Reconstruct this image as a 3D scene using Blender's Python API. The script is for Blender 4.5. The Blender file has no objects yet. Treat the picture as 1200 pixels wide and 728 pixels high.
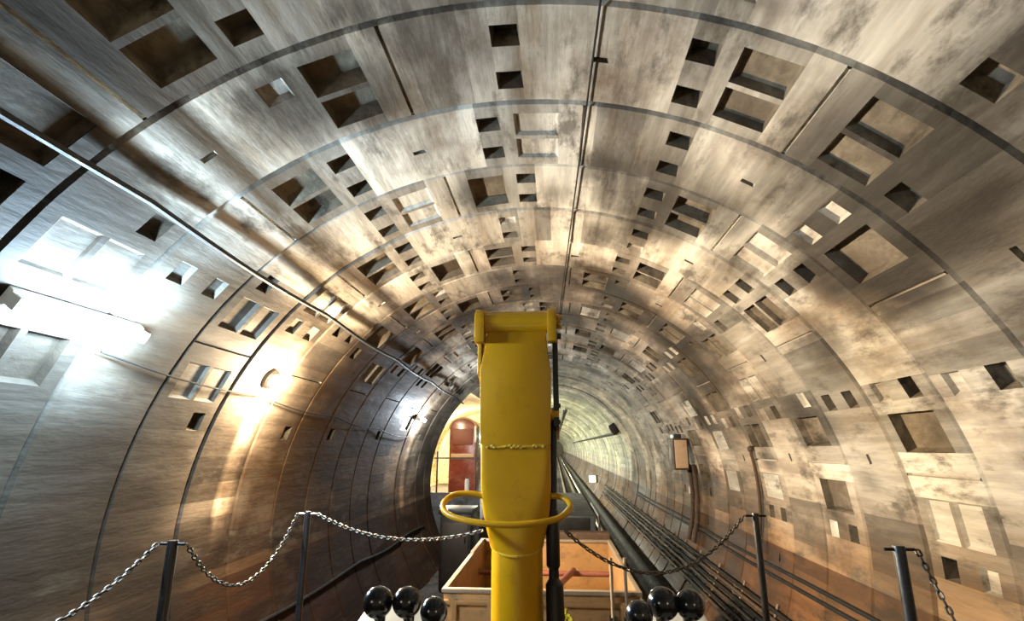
import bpy, bmesh, math, random
from mathutils import Vector, Matrix, noise as mnoise

random.seed(11)
scene = bpy.context.scene
COL = scene.collection
F = 622.0
CAM_Z = 2.2
VPX, VPY = 650.0, 524.0
TH = math.atan((VPY - 364) / F)
PS = math.atan((VPX - 600) * math.cos(TH) / F)
FW = Vector((-math.sin(PS) * math.cos(TH), math.cos(PS) * math.cos(TH), math.sin(TH)))
RT = Vector((math.cos(PS), math.sin(PS), 0))
UP = RT.cross(FW)

def P(px, py, d):
    """point of the place seen at a photo position, d metres down the tunnel"""
    v = FW + RT * ((px - 600) / F) - UP * ((py - 364) / F)
    v = v * (d / v.y)
    return Vector((v.x, v.y, v.z + CAM_Z))

AX, AZ, R = -0.17, 1.5, 2.5          # tunnel axis and bore radius

def W(phi, d, r=R):
    """point on the lining: phi degrees from the crown, + to the right"""
    a = math.radians(phi)
    return Vector((AX + r * math.sin(a), d, AZ + r * math.cos(a)))

# ------------------------------------------------------------------ materials
def nt(name):
    m = bpy.data.materials.new(name)
    m.use_nodes = True
    t = m.node_tree
    t.nodes.clear()
    out = t.nodes.new('ShaderNodeOutputMaterial')
    b = t.nodes.new('ShaderNodeBsdfPrincipled')
    t.links.new(b.outputs[0], out.inputs[0])
    return m, t, b

def nd(t, kind, **kw):
    n = t.nodes.new(kind)
    for k, v in kw.items():
        setattr(n, k, v)
    return n

def coords(t, scale=(1, 1, 1)):
    tc = nd(t, 'ShaderNodeTexCoord')
    mp = nd(t, 'ShaderNodeMapping')
    mp.inputs['Scale'].default_value = scale
    t.links.new(tc.outputs['Object'], mp.inputs[0])
    return mp.outputs[0]

def noise(t, vec, scale, detail=4, rough=.6):
    n = nd(t, 'ShaderNodeTexNoise')
    n.inputs['Scale'].default_value = scale
    n.inputs['Detail'].default_value = detail
    n.inputs['Roughness'].default_value = rough
    t.links.new(vec, n.inputs['Vector'])
    return n.outputs['Fac']

def ramp(t, fac, stops):
    r = nd(t, 'ShaderNodeValToRGB')
    e = r.color_ramp.elements
    while len(e) < len(stops):
        e.new(.5)
    for i, (p, c) in enumerate(stops):
        e[i].position = p
        e[i].color = (c, c, c, 1) if isinstance(c, (int, float)) else (*c, 1)
    t.links.new(fac, r.inputs[0])
    return r.outputs[0]

def mix(t, fac, a, b, mode='MIX'):
    n = nd(t, 'ShaderNodeMix', data_type='RGBA', blend_type=mode)
    for sock, v in ((n.inputs[0], fac), (n.inputs[6], a), (n.inputs[7], b)):
        if isinstance(v, (int, float)):
            sock.default_value = v
        elif isinstance(v, tuple):
            sock.default_value = (*v, 1)
        else:
            t.links.new(v, sock)
    return n.outputs[2]

def bump(t, b, h, strength=.3, dist=.02):
    n = nd(t, 'ShaderNodeBump')
    n.inputs['Strength'].default_value = strength
    n.inputs['Distance'].default_value = dist
    t.links.new(h, n.inputs['Height'])
    t.links.new(n.outputs[0], b.inputs['Normal'])

def concrete(name, light, dark, stain, rough=(.42, .75), stain_at=(.5, .66), axial=.10, bstr=.22):
    """worn concrete: trowel and water marks run along the bore"""
    m, t, b = nt(name)
    v = coords(t, (1, axial, 1))
    iso = coords(t, (1, .7, 1))
    n1 = noise(t, v, 3.0, 6, .62)
    n2 = noise(t, v, 15, 5, .62)
    n3 = noise(t, iso, 1.1, 6, .62)
    c = mix(t, ramp(t, n1, [(.40, 0), (.58, 1)]), dark, light)
    c = mix(t, ramp(t, n2, [(.44, .0), (.62, .7)]), c, tuple(x * .55 for x in light))
    c = mix(t, ramp(t, n3, [(stain_at[0], 0), (stain_at[1], .8)]), c, stain)
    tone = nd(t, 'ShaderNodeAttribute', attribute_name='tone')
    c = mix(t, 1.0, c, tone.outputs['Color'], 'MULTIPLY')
    n4 = noise(t, coords(t, (1, .35, 1)), 5.5, 6, .7)
    c = mix(t, ramp(t, n4, [(.52, 0), (.66, .85)]), c, tuple(x * .3 for x in dark))
    rust = nd(t, 'ShaderNodeAttribute', attribute_name='rust')
    dirt = nd(t, 'ShaderNodeAttribute', attribute_name='dirt')
    brk = ramp(t, noise(t, iso, 3.0, 4, .6), [(.32, .7), (.5, 1)])
    rm = nd(t, 'ShaderNodeMath', operation='MULTIPLY')
    t.links.new(rust.outputs['Fac'], rm.inputs[0]); t.links.new(brk, rm.inputs[1])
    c = mix(t, rm.outputs[0], c, (.034, .016, .003))
    dm = nd(t, 'ShaderNodeMath', operation='MULTIPLY')
    t.links.new(dirt.outputs['Fac'], dm.inputs[0])
    t.links.new(ramp(t, n1, [(.35, 1), (.65, .7)]), dm.inputs[1])
    c = mix(t, dm.outputs[0], c, (.020, .015, .010))
    t.links.new(c, b.inputs['Base Color'])
    t.links.new(ramp(t, n1, [(.3, rough[0]), (.7, rough[1])]), b.inputs['Roughness'])
    add = nd(t, 'ShaderNodeMath', operation='ADD')
    t.links.new(n2, add.inputs[0]); t.links.new(noise(t, coords(t, (1, .3, 1)), 18, 3, .55), add.inputs[1])
    b.inputs['Specular IOR Level'].default_value = .16
    bump(t, b, add.outputs[0], bstr, .025)
    return m

def paint(name, col, rough=.35, metal=0.0, wear=None, wear_at=(.6, .72), scale=6, spec=.5, bs=.06):
    m, t, b = nt(name)
    v = coords(t)
    n = noise(t, v, scale, 5, .65)
    c = mix(t, ramp(t, n, [(.3, 0), (.7, 1)]), tuple(x * .86 for x in col), col)
    if wear:
        c = mix(t, ramp(t, noise(t, v, scale * 1.7, 6, .7), [(wear_at[0], 0), (wear_at[1], .85)]), c, wear)
    t.links.new(c, b.inputs['Base Color'])
    t.links.new(ramp(t, n, [(.3, rough * .8), (.7, min(1, rough * 1.25))]), b.inputs['Roughness'])
    b.inputs['Metallic'].default_value = metal
    b.inputs['Specular IOR Level'].default_value = spec
    bump(t, b, noise(t, v, scale * 8, 3, .6), bs, .004)
    return m

def glow(name, col, strength):
    m, t, b = nt(name)
    b.inputs['Base Color'].default_value = (.8, .8, .8, 1)
    b.inputs['Emission Color'].default_value = (*col, 1)
    b.inputs['Emission Strength'].default_value = strength
    n = noise(t, coords(t), 40, 2, .5)
    t.links.new(ramp(t, n, [(0, .3), (1, .5)]), b.inputs['Roughness'])
    return m

M = {
 'seg': concrete('segment_concrete', (.62, .57, .475), (.27, .22, .16), (.085, .05, .024), (.62, .92), (.50, .66)),
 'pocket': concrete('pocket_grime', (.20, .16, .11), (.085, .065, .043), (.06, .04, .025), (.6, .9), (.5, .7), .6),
 'invert': concrete('invert_concrete', (.24, .165, .095), (.12, .078, .042), (.06, .042, .028), (.6, .9), (.5, .68)),
 'smooth': concrete('smooth_lining', (.46, .43, .29), (.24, .215, .125), (.15, .12, .07), (.42, .7), (.54, .72)),
 'cream': concrete('cream_plaster', (.72, .60, .36), (.6, .48, .26), (.4, .28, .12), (.6, .9), (.62, .8), 1, .2),
 'ballast': concrete('ballast', (.09, .075, .06), (.035, .03, .026), (.02, .018, .016), (.7, .95), (.5, .7), 1, 1.0),
 'platform': concrete('platform_concrete', (.12, .11, .10), (.06, .056, .052), (.07, .06, .05), (.5, .8), (.52, .7), 1, .4),
 'yellow': paint('yellow_paint', (.43, .215, .0012), .36, 0, (.22, .095, .002), (.58, .85), 5, spec=.3),
 'yellow_gloss': paint('glossy_yellow_paint', (.45, .235, .002), .2, 0, None, scale=5, spec=.6),
 'yellow_worn': paint('worn_yellow_paint', (.48, .29, .012), .4, 0, (.2, .1, .03), (.55, .7), 14),
 'black': paint('black_steel', (.012, .011, .010), .42, .3, None, scale=9),
 'post': paint('black_post', (.014, .014, .016), .33, .4, (.05, .04, .03), (.6, .75), 20),
 'steel': paint('chain_steel', (.085, .076, .064), .45, .85, (.2, .14, .09), (.55, .72), 30),
 'darksteel': paint('dark_steel', (.05, .045, .04), .45, .7, (.08, .045, .02), (.5, .7), 14),
 'knob': paint('knob_plastic', (.008, .008, .010), .19, 0, None, scale=20, spec=.6, bs=.02),
 'console': paint('cream_enamel', (.80, .72, .56), .35, 0, (.5, .4, .28), (.66, .8), 10),
 'wagon': paint('ochre_rust', (.27, .135, .038), .6, 0, (.12, .055, .02), (.5, .68), 5, bs=.2),
 'rim': paint('bare_rim', (.24, .18, .115), .55, .2, (.2, .11, .05), (.52, .68), 12),
 'redoxide': paint('red_oxide', (.20, .06, .035), .5, .1, (.12, .05, .03), (.55, .7), 9),
 'red': paint('red_paint', (.20, .042, .03), .25, 0, (.42, .2, .14), (.5, .78), 1.6),
 'bluegrey': paint('blue_grey_paint', (.025, .032, .036), .45, .1, (.05, .035, .02), (.5, .68), 5),
 'wire': paint('grey_cable', (.05, .05, .052), .65, 0, (.06, .05, .04), (.55, .7), 10),
 'blackwire': paint('black_cable', (.016, .014, .012), .8, 0, None, scale=10, spec=.15),
 'brownpipe': paint('brown_pipe', (.065, .036, .018), .75, 0, (.2, .1, .04), (.55, .7), 8),
 'rail': paint('rail_steel', (.22, .15, .10), .38, .7, (.1, .05, .03), (.5, .66), 10),
 'box': paint('tan_box', (.56, .38, .24), .5, 0, (.25, .12, .06), (.56, .72), 6),
 'white': paint('white_paint', (.75, .75, .72), .4, 0, (.4, .36, .3), (.62, .8), 10),
 'drain': paint('tarred_pipe', (.02, .016, .012), .8, 0, None, scale=12, spec=.2),
 'mark': paint('yellow_mark', (.85, .68, .05), .5, 0, (.5, .3, .05), (.66, .8), 30),
 'cool': glow('cool_tube', (.80, .90, 1.0), 30),
 'warm': glow('warm_globe', (1.0, .80, .48), 60),
 'sign': glow('lit_square', (1.0, .92, .68), 2.2),
}

# ------------------------------------------------------------------ mesh builder
class MB:
    def __init__(s):
        s.v, s.f, s.mi, s.sm = [], [], [], []
    def face(s, idx, mi=0, smooth=False):
        s.f.append(idx); s.mi.append(mi); s.sm.append(smooth)
    def box(s, lo, hi, bev=0.0, mi=0):
        bm = bmesh.new()
        bmesh.ops.create_cube(bm, size=1)
        c = (Vector(lo) + Vector(hi)) / 2; d = Vector(hi) - Vector(lo)
        for v in bm.verts:
            v.co = Vector((v.co.x * d.x, v.co.y * d.y, v.co.z * d.z)) + c
        if bev:
            bmesh.ops.bevel(bm, geom=bm.edges[:], offset=min(bev, min(d) * .45), segments=2, affect='EDGES', profile=.6)
        return s.addbm(bm, mi)
    def addbm(s, bm, mi=0, smooth=False):
        o = len(s.v)
        bm.verts.index_update()
        s.v += [v.co.copy() for v in bm.verts]
        for f in bm.faces:
            s.face([o + v.index for v in f.verts], mi, smooth)
        bm.free(); return s
    def tube(s, pts, r, n=10, mi=0, caps=True, closed=False):
        pts = [Vector(p) for p in pts]
        rs = r if isinstance(r, (list, tuple)) else [r] * len(pts)
        m = len(pts); o = len(s.v)
        ref = None
        for i, p in enumerate(pts):
            if closed:
                t = pts[(i + 1) % m] - pts[i - 1]
            else:
                t = pts[min(i + 1, m - 1)] - pts[max(i - 1, 0)]
            t.normalize()
            if ref is None:
                ref = Vector((0, 0, 1)) if abs(t.z) < .9 else Vector((1, 0, 0))
            a = (ref - t * ref.dot(t)).normalized(); ref = a
            b = t.cross(a)
            for k in range(n):
                g = 2 * math.pi * k / n
                s.v.append(p + (a * math.cos(g) + b * math.sin(g)) * rs[i])
        for i in range(m if closed else m - 1):
            j = (i + 1) % m
            for k in range(n):
                l = (k + 1) % n
                s.face([o + i * n + k, o + i * n + l, o + j * n + l, o + j * n + k], mi, True)
        if caps and not closed:
            s.face([o + k for k in range(n)][::-1], mi)
            s.face([o + (m - 1) * n + k for k in range(n)], mi)
        return s
    def sphere(s, c, r, seg=32, mi=0):
        bm = bmesh.new()
        bmesh.ops.create_uvsphere(bm, u_segments=seg, v_segments=seg // 2, radius=1)
        rr = r if isinstance(r, (tuple, list)) else (r, r, r)
        for v in bm.verts:
            v.co = Vector((v.co.x * rr[0], v.co.y * rr[1], v.co.z * rr[2])) + Vector(c)
        return s.addbm(bm, mi, True)
    def prism(s, poly, axis, depth, bev=0.0, mi=0):
        """poly: list of 3D points (planar), extruded by vector axis*depth"""
        bm = bmesh.new()
        e = Vector(axis) * depth
        a = [bm.verts.new(p) for p in poly]; b = [bm.verts.new(Vector(p) + e) for p in poly]
        n = len(poly)
        bm.faces.new(a); bm.faces.new(b[::-1])
        for i in range(n):
            bm.faces.new([a[i], b[i], b[(i + 1) % n], a[(i + 1) % n]])
        bmesh.ops.recalc_face_normals(bm, faces=bm.faces[:])
        if bev:
            bmesh.ops.bevel(bm, geom=bm.edges[:], offset=bev, segments=2, affect='EDGES', profile=.6)
        return s.addbm(bm, mi)
    def loft(s, secs, caps=True, mi=0):
        o = len(s.v); n = len(secs[0])
        for c in secs: s.v += [Vector(p) for p in c]
        for i in range(len(secs) - 1):
            for k in range(n):
                l = (k + 1) % n
                s.face([o + i * n + k, o + i * n + l, o + (i + 1) * n + l, o + (i + 1) * n + k], mi, True)
        if caps:
            s.face([o + k for k in range(n)][::-1], mi)
            s.face([o + (len(secs) - 1) * n + k for k in range(n)], mi)
        return s
    def build(s, name, mats, parent=None, origin=None, sharp=35):
        me = bpy.data.meshes.new(name)
        org = Vector(origin) if origin is not None else Vector((0, 0, 0))
        me.from_pydata([tuple(v - org) for v in s.v], [], s.f)
        for m in (mats if isinstance(mats, list) else [mats]):
            me.materials.append(m)
        me.polygons.foreach_set('material_index', s.mi)
        me.polygons.foreach_set('use_smooth', [True] * len(s.f))
        bm = bmesh.new(); bm.from_mesh(me)
        bmesh.ops.recalc_face_normals(bm, faces=bm.faces[:])
        bm.to_mesh(me); bm.free()
        me.set_sharp_from_angle(angle=math.radians(sharp))
        if 'tone' not in me.attributes:
            a = me.attributes.new('tone', 'FLOAT_COLOR', 'POINT')
            a.data.foreach_set('color', [1.0] * (4 * len(me.vertices)))
        o = bpy.data.objects.new(name, me)
        COL.objects.link(o)
        o.location = org
        if parent:
            o.parent = parent
            o.location = org - parent.location if parent.parent is None else org - parent.matrix_basis.translation - parent.parent.location
        return o

def tag(o, label=None, cat=None, group=None, kind=None):
    if label: o['label'] = label
    if cat: o['category'] = cat
    if group: o['group'] = group
    if kind: o['kind'] = kind
    return o

def empty(name, loc, label, cat, group=None):
    o = bpy.data.objects.new(name, None)
    o.empty_display_size = .1
    COL.objects.link(o); o.location = loc
    return tag(o, label, cat, group)

def sub(mb, name, mat, part):
    """a sub-part: third level under a part whose own origin sits at its thing's"""
    o = mb.build(name, mat)
    o.parent = part
    o.location = -(part.parent.location + part.location)
    return o

# ------------------------------------------------------------------ tunnel lining
D0, PITCH = 2.48, .665
K0, KFAR, KOPEN0, KOPEN1 = -9, 22, 14, 25
OPEN_LO, OPEN_HI = -110.0, -41.6
PHI_MAX = 128
BLOBS = [(-42, 1.2, .4, .7), (-34, 1.2, .3, .5), (-66, 2.0, .3, .7), (-74, 2.9, .35, .7), (-62, 3.2, .28, .7), (-84, 3.2, .35, .7), (-90, 2.2, .4, .6), (-95, 3.6, .3, .6), (-70, 3.6, .2, .6), (-50, 3.1, .25, .6), (16, 3.45, .25, .8), (22, 3.6, .3, .8), (30, 3.4, .2, .6), (47, 3.1, .22, .8), (52, 2.75, .2, .7), (44, 2.85, .25, .9), (-24, 2.1, .2, .7), (-17, 2.2, .2, .6), (12, 3.2, .18, .6), (-8, 3.5, .2, .6), (43, 2.35, .42, .9), (36, 2.75, .22, .5), (41, 1.75, .16, .9), (40.5, 1.5, .14, .9), (49, 2.7, .25, .7), (-40, 1.35, .3, .8),
         (-47, 1.9, .3, .8), (-52, 1.55, .35, .8), (-45, 2.3, .15, .6), (30, 3.3, .3, .55), (22, 3.1, .25, .5), (36, 3.8, .25, .35),
         (-70, 2.3, .25, .6), (-80, 2.6, .3, .6), (-88, 2.4, .3, .7), (-66, 3.3, .3, .5), (-76, 3.5, .25, .5), (47, 5.6, .3, .5),
         (38, 6.2, .35, .5), (20, 5.6, .3, .5), (88, 4.9, .12, .6), (70, 2.35, .2, .5), (62, 2.2, .25, .4)]
SHEEN = [(4.29, .07, -90, -55, 1.3), (9.5, .10, -100, -55, .8)]  # lamp sheen on the left wall, painted in as pale streaks
RUST = [(14, 5.4, .35, .8), (26, 6.0, .4, .8), (40, 6.3, .4, .7), (-20, 6.6, .4, .6), (52, 6.6, .4, .7), (-45, 5.8, .5, .8), (8, 7.4, .4, .7), (-52, 6.6, .5, .9), (60, 7.8, .4, .7), (-60, 5.6, .4, .8), (-75, 5.4, .5, .8), (-66, 7.4, .5, .8)]
for _ in range(110):
    BLOBS.append((random.uniform(-95, 95), random.uniform(1, 17), random.uniform(.08, .28), random.uniform(.25, .6)))

def attrs(phi, d):
    rust = 0
    for rp, rd, rr_, rs in RUST:
        e = math.hypot((phi - rp) * .0436 , (d - rd) * .7) / rr_
        if e < 1.4: rust = max(rust, rs * max(0, min(1, 1.4 - e)))
    rust = max(rust, max(0, 1 - abs(phi + 34.9 + .3 * math.sin(d * 2.3)) / 2.6) * (1.0 if d < 6.5 else .4))
    dirt = 0
    p = W(phi, d)
    for bp, bd, br, bs in BLOBS:
        if abs(bd - d) < br * 2.2:
            q = W(bp, bd)
            e = math.sqrt((p.x - q.x) ** 2 + (p.z - q.z) ** 2 + ((p.y - q.y) * .7) ** 2) / br
            if e < 1.5: dirt = max(dirt, bs * max(0, min(1, 1.5 - e)))
    return min(1, rust * 1.9) * .96, min(.95, dirt * 1.7)

lin = {k: dict(v=[], f=[], mi=[], tone=[], rust=[], dirt=[]) for k in ('wall_left', 'ceiling', 'wall_right')}
def which(phi):
    return 'wall_left' if phi < -50 else ('ceiling' if phi < 50 else 'wall_right')

def ring(k, d0, d1, joints, pockets=True, far=False):
    pitch = d1 - d0
    roff = random.uniform(-.010, .010)
    seg_tone = {}
    lines = []
    pk = []          # pocket rectangles phi0, phi1, y0, y1, depth
    s = pitch / .665
    if pockets:
        for j in joints:
            if abs(j) > 80: continue
            lf = j < -38
            pk.append((j - .2, j + .2, d0 + .03 * s, d1 - .03 * s, .02))
            for sg in (-1, 1):
                if random.random() < (.35 if lf else .85):
                    dep = random.choice((.08, .07, .06, .04, .02, .02)) * (.5 if lf else 1)
                    a, b = sorted((j + sg * 3.2, j + sg * 9.0))
                    if random.random() < .7:
                        pk.append((a, b, d0 + .10 * s, d0 + .315 * s, dep))
                        pk.append((a, b, d0 + .35 * s, d1 - .10 * s, dep))
                    else:
                        pk.append((a, b, d0 + .12 * s, d1 - .12 * s, dep * .8))
                c = j + sg * 12.4
                for y0 in (.12, .42):
                    if random.random() < (.45 if lf else .9):
                        dep = random.choice((.09, .09, .07, .03)) * (.6 if lf else 1)
                        pk.append((c - 1.5, c + 1.5, d0 + y0 * s, d0 + (y0 + .13) * s, dep))
            if random.random() < .6:         # grout hole in mid segment
                c = j + 22.5
                pk.append((c - .9, c + .9, d0 + .29 * s, d0 + .37 * s, .03))
    step = 3.0 if not far else 5.0
    base = [-PHI_MAX + step * i for i in range(int(2 * PHI_MAX / step) + 1)] + [PHI_MAX, OPEN_LO, OPEN_HI, -97, 97, -34.9, -36, -33.6]
    edges = sorted(set(round(x, 3) for p in pk for x in p[:2]))
    lines = list(edges)
    for b in sorted(set(base), key=lambda q: q not in (PHI_MAX, -PHI_MAX, OPEN_LO, OPEN_HI, -97, 97, -34.9, -36, -33.6)):
        if any(p[0] < b < p[1] for p in pk): continue
        if all(abs(b - l) > .55 for l in lines): lines.append(b)
    lines = sorted(lines)
    yl = sorted(set([0, .02, .10, .12, .25, .315, .35, .42, .55, .565, .645, .665]))
    if far or not pockets: yl = [0, .03, .2, .35, .5, .635, .665]
    ys = [d0 + y * s for y in yl]
    nP, nY = len(lines), len(ys)
    tones = {}
    for j in range(-6, 7): tones[j] = random.choice((random.uniform(.55, .8), random.uniform(.8, 1.1), random.uniform(1.0, 1.35)))
    for i in range(nP - 1):
        pm = (lines[i] + lines[i + 1]) / 2
        L = lin[which(pm)]
        if KOPEN0 <= k < KOPEN1 and OPEN_LO - .01 < pm < OPEN_HI + .01: continue
        jd = min(joints, key=lambda q: abs(q - pm))
        seg = math.floor((pm - joints[0]) / 45)
        tn = tones[max(-6, min(6, seg))]
        near = abs(jd - pm)
        col = tn * (random.Random(int(pm * 50) + k).uniform(.5, .82) if (3.0 < near < 14.2 and pockets and abs(pm) < 95) else 1.12)
        warm = random.Random(k * 100 + seg).uniform(.94, 1.03)
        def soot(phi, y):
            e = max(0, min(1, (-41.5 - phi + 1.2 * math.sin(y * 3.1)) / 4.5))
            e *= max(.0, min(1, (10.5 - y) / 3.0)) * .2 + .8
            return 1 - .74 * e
        def soil(phi, y):
            q = 2.5 * math.sin(y * 1.7 + (1 if phi > 0 else 3)) + 1.5 * math.sin(y * 4.3)
            return max(0, min(1, (abs(phi) - 80 + q) / 14))
        def vert(phi, y, r):
            L['v'].append(W(phi, y, r)); ru, di = attrs(phi, y)
            so = soot(phi, y); sl = soil(phi, y)
            for ly, lw, l0, l1, ls in SHEEN:
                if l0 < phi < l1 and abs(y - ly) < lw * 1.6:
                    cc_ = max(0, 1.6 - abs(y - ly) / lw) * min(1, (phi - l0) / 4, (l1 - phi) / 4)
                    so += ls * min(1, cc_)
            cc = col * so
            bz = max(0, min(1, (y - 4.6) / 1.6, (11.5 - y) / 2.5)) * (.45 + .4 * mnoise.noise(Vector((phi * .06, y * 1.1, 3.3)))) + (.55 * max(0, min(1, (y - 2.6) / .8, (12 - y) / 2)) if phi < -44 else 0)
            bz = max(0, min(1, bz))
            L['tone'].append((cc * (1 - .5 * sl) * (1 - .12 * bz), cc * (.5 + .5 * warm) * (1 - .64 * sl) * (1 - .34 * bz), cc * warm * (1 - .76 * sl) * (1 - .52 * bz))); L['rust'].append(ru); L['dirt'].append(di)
            return len(L['v']) - 1
        inv = abs(pm) > 97
        mi = 2 if inv else (3 if far else 0)
        for jy in range(nY - 1):
            ym = (ys[jy] + ys[jy + 1]) / 2
            if any(p[0] < pm < p[1] and p[2] < ym < p[3] for p in pk): continue
            rr = [R + (.016 if q in (0, nY - 1) else roff) for q in (jy, jy + 1)]
            q = [vert(lines[i], ys[jy], rr[0]), vert(lines[i + 1], ys[jy], rr[0]), vert(lines[i + 1], ys[jy + 1], rr[1]), vert(lines[i], ys[jy + 1], rr[1])]
            L['f'].append(q[::-1]); L['mi'].append(mi)
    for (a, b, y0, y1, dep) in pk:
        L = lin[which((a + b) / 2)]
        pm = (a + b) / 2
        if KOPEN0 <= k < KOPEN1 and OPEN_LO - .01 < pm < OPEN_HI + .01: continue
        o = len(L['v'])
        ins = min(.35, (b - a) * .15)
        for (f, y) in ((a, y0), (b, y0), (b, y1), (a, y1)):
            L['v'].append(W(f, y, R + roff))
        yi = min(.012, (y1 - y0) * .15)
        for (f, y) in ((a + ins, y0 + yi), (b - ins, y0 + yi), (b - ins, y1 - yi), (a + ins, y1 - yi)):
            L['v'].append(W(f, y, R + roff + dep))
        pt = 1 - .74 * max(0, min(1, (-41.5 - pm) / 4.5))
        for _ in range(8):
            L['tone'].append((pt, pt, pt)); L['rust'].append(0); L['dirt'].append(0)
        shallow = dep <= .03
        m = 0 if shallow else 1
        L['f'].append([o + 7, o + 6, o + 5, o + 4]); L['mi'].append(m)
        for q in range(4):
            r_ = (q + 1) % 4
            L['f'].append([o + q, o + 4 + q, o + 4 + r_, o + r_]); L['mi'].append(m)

for k in range(K0, KFAR):
    off = -12.7 if k % 2 else 8.5
    jit = random.uniform(-.8, .8)
    js = [off + jit + 45 * i for i in range(-3, 4)]
    ring(k, D0 + PITCH * k, D0 + PITCH * (k + 1), js, pockets=(k < 13))
d = D0 + PITCH * KFAR; k = KFAR
end_open = D0 + PITCH * KOPEN1
while d < 150:
    st = PITCH if d < end_open - .01 else (1.0 if d < 60 else 3.0)
    js = [(8.5 if k % 2 else -12.7) + 45 * i for i in range(-3, 4)]
    ring(k if d < end_open - .01 else 999, d, d + st, js, pockets=False, far=True)
    d += st; k += 1
TUN_END = d
for nm, L in lin.items():
    me = bpy.data.meshes.new(nm)
    me.from_pydata([tuple(v) for v in L['v']], [], L['f'])
    for m in ('seg', 'pocket', 'invert', 'smooth'): me.materials.append(M[m])
    me.polygons.foreach_set('material_index', L['mi'])
    me.polygons.foreach_set('use_smooth', [False] * len(L['f']))
    a = me.attributes.new('tone', 'FLOAT_COLOR', 'POINT')
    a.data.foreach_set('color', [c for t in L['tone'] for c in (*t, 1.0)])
    for q in ('rust', 'dirt'):
        a = me.attributes.new(q, 'FLOAT', 'POINT'); a.data.foreach_set('value', L[q])
    o = bpy.data.objects.new(nm, me); COL.objects.link(o)
    tag(o, kind='structure')

# track bed, end walls
fl = MB()
hw = math.sqrt((R + .05) ** 2 - AZ ** 2)
nx, ny = 24, 150
for j in range(ny + 1):
    y = -3.6 + (TUN_END + 3.6) * (j / ny) ** 1.5
    for i in range(nx + 1):
        x = AX - hw + 2 * hw * i / nx
        z = .02 * mnoise.noise(Vector((x * 6, y * 6, 0)))
        fl.v.append(Vector((x, y, z)))
for j in range(ny):
    for i in range(nx):
        a = j * (nx + 1) + i
        fl.face([a, a + 1, a + nx + 2, a + nx + 1])
tag(fl.build('floor', M['ballast']), kind='structure')
def disc(y, name):
    mb = MB(); n = 48
    for i in range(n): mb.v.append(W(360 * i / n, y, R + .06))
    mb.face(list(range(n)))
    tag(mb.build(name, M['smooth']), kind='structure')
disc(TUN_END - .02, 'wall_front'); disc(D0 + PITCH * K0 + .02, 'wall_back')

# ---- side chamber on the left
CX, CZ, CR = -3.0, 1.5, 2.2
SLAB = .66
PAR = 1.26
CY0, CY1 = D0 + PITCH * KOPEN0, 24.0
ch = MB()
ang0, ang1 = 96.3, -24.0            # measured anticlockwise: from left-down to where it meets the bore
pts = []
n = 40
a_lo = 180 + math.degrees(math.asin((CZ - (SLAB - .2)) / CR))
dd = CX - AX
# angle where the chamber arc enters the bore
a_hi = 0
for q in range(180, -1, -1):
    x, z = CX + CR * math.cos(math.radians(q)), CZ + CR * math.sin(math.radians(q))
    if math.hypot(x - AX, z - AZ) < R + .02: a_hi = q; break
for i in range(n + 1):
    q = math.radians(a_lo + (a_hi - a_lo) * i / n)
    pts.append((CX + CR * math.cos(q), CZ + CR * math.sin(q)))
for j in range(13):
    y = CY0 + (CY1 - CY0) * j / 12
    for x, z in pts: ch.v.append(Vector((x, y, z)))
for j in range(12):
    for i in range(n):
        a = j * (n + 1) + i
        ch.face([a, a + 1, a + n + 2, a + n + 1])
tag(ch.build('wall_chamber', M['cream']), kind='structure')
def chamber_end(y, name, y_in):
    mb = MB()
    # between chamber arc and outside of the bore
    xs = []
    arc = [Vector((x, y, z)) for x, z in pts]
    bore = []
    top = pts[-1]
    pa = math.degrees(math.atan2(top[0] - AX, top[1] - AZ))
    for i in range(13):
        ph = pa + (OPEN_LO - pa) * i / 12
        bore.append(W(ph, y, R + .03))
    mb.v = arc + bore
    mb.face(list(range(len(mb.v))))
    tag(mb.build(name, M['cream']), kind='structure')
chamber_end(CY0 + .005, 'wall_chamber_near', 1); chamber_end(CY1, 'wall_chamber_far', -1)
# chamber needs a lining wall on its right past the opening (back of the bore) - bore itself serves
pf = MB()
pf.box((CX - CR - .1, CY0 + .03, SLAB - .14), (-1.62, CY1, SLAB), .01)
pf.box((CX - CR - .1, CY0 - .06, 0), (-1.60, CY0 + .06, PAR), .015)
tag(pf.build('floor_platform', M['platform']), kind='structure')

# ------------------------------------------------------------------ lights
def light(name, loc, power, col, size=.05):
    l = bpy.data.lights.new(name, 'POINT'); l.energy = power; l.color = col; l.shadow_soft_size = size
    o = bpy.data.objects.new(name, l); COL.objects.link(o); o.location = loc
    return o
COOL, WARM = (.80, .89, 1.0), (1.0, .79, .52)

def spot(name, loc, aim, power, col, size=.06, cone=150, blend=.7):
    l = bpy.data.lights.new(name, 'SPOT'); l.energy = power; l.color = col; l.shadow_soft_size = size
    l.spot_size = math.radians(cone); l.spot_blend = blend
    o = bpy.data.objects.new(name, l); COL.objects.link(o); o.location = loc
    o.rotation_euler = aim.to_track_quat('-Z', 'Y').to_euler()
    return o

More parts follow.
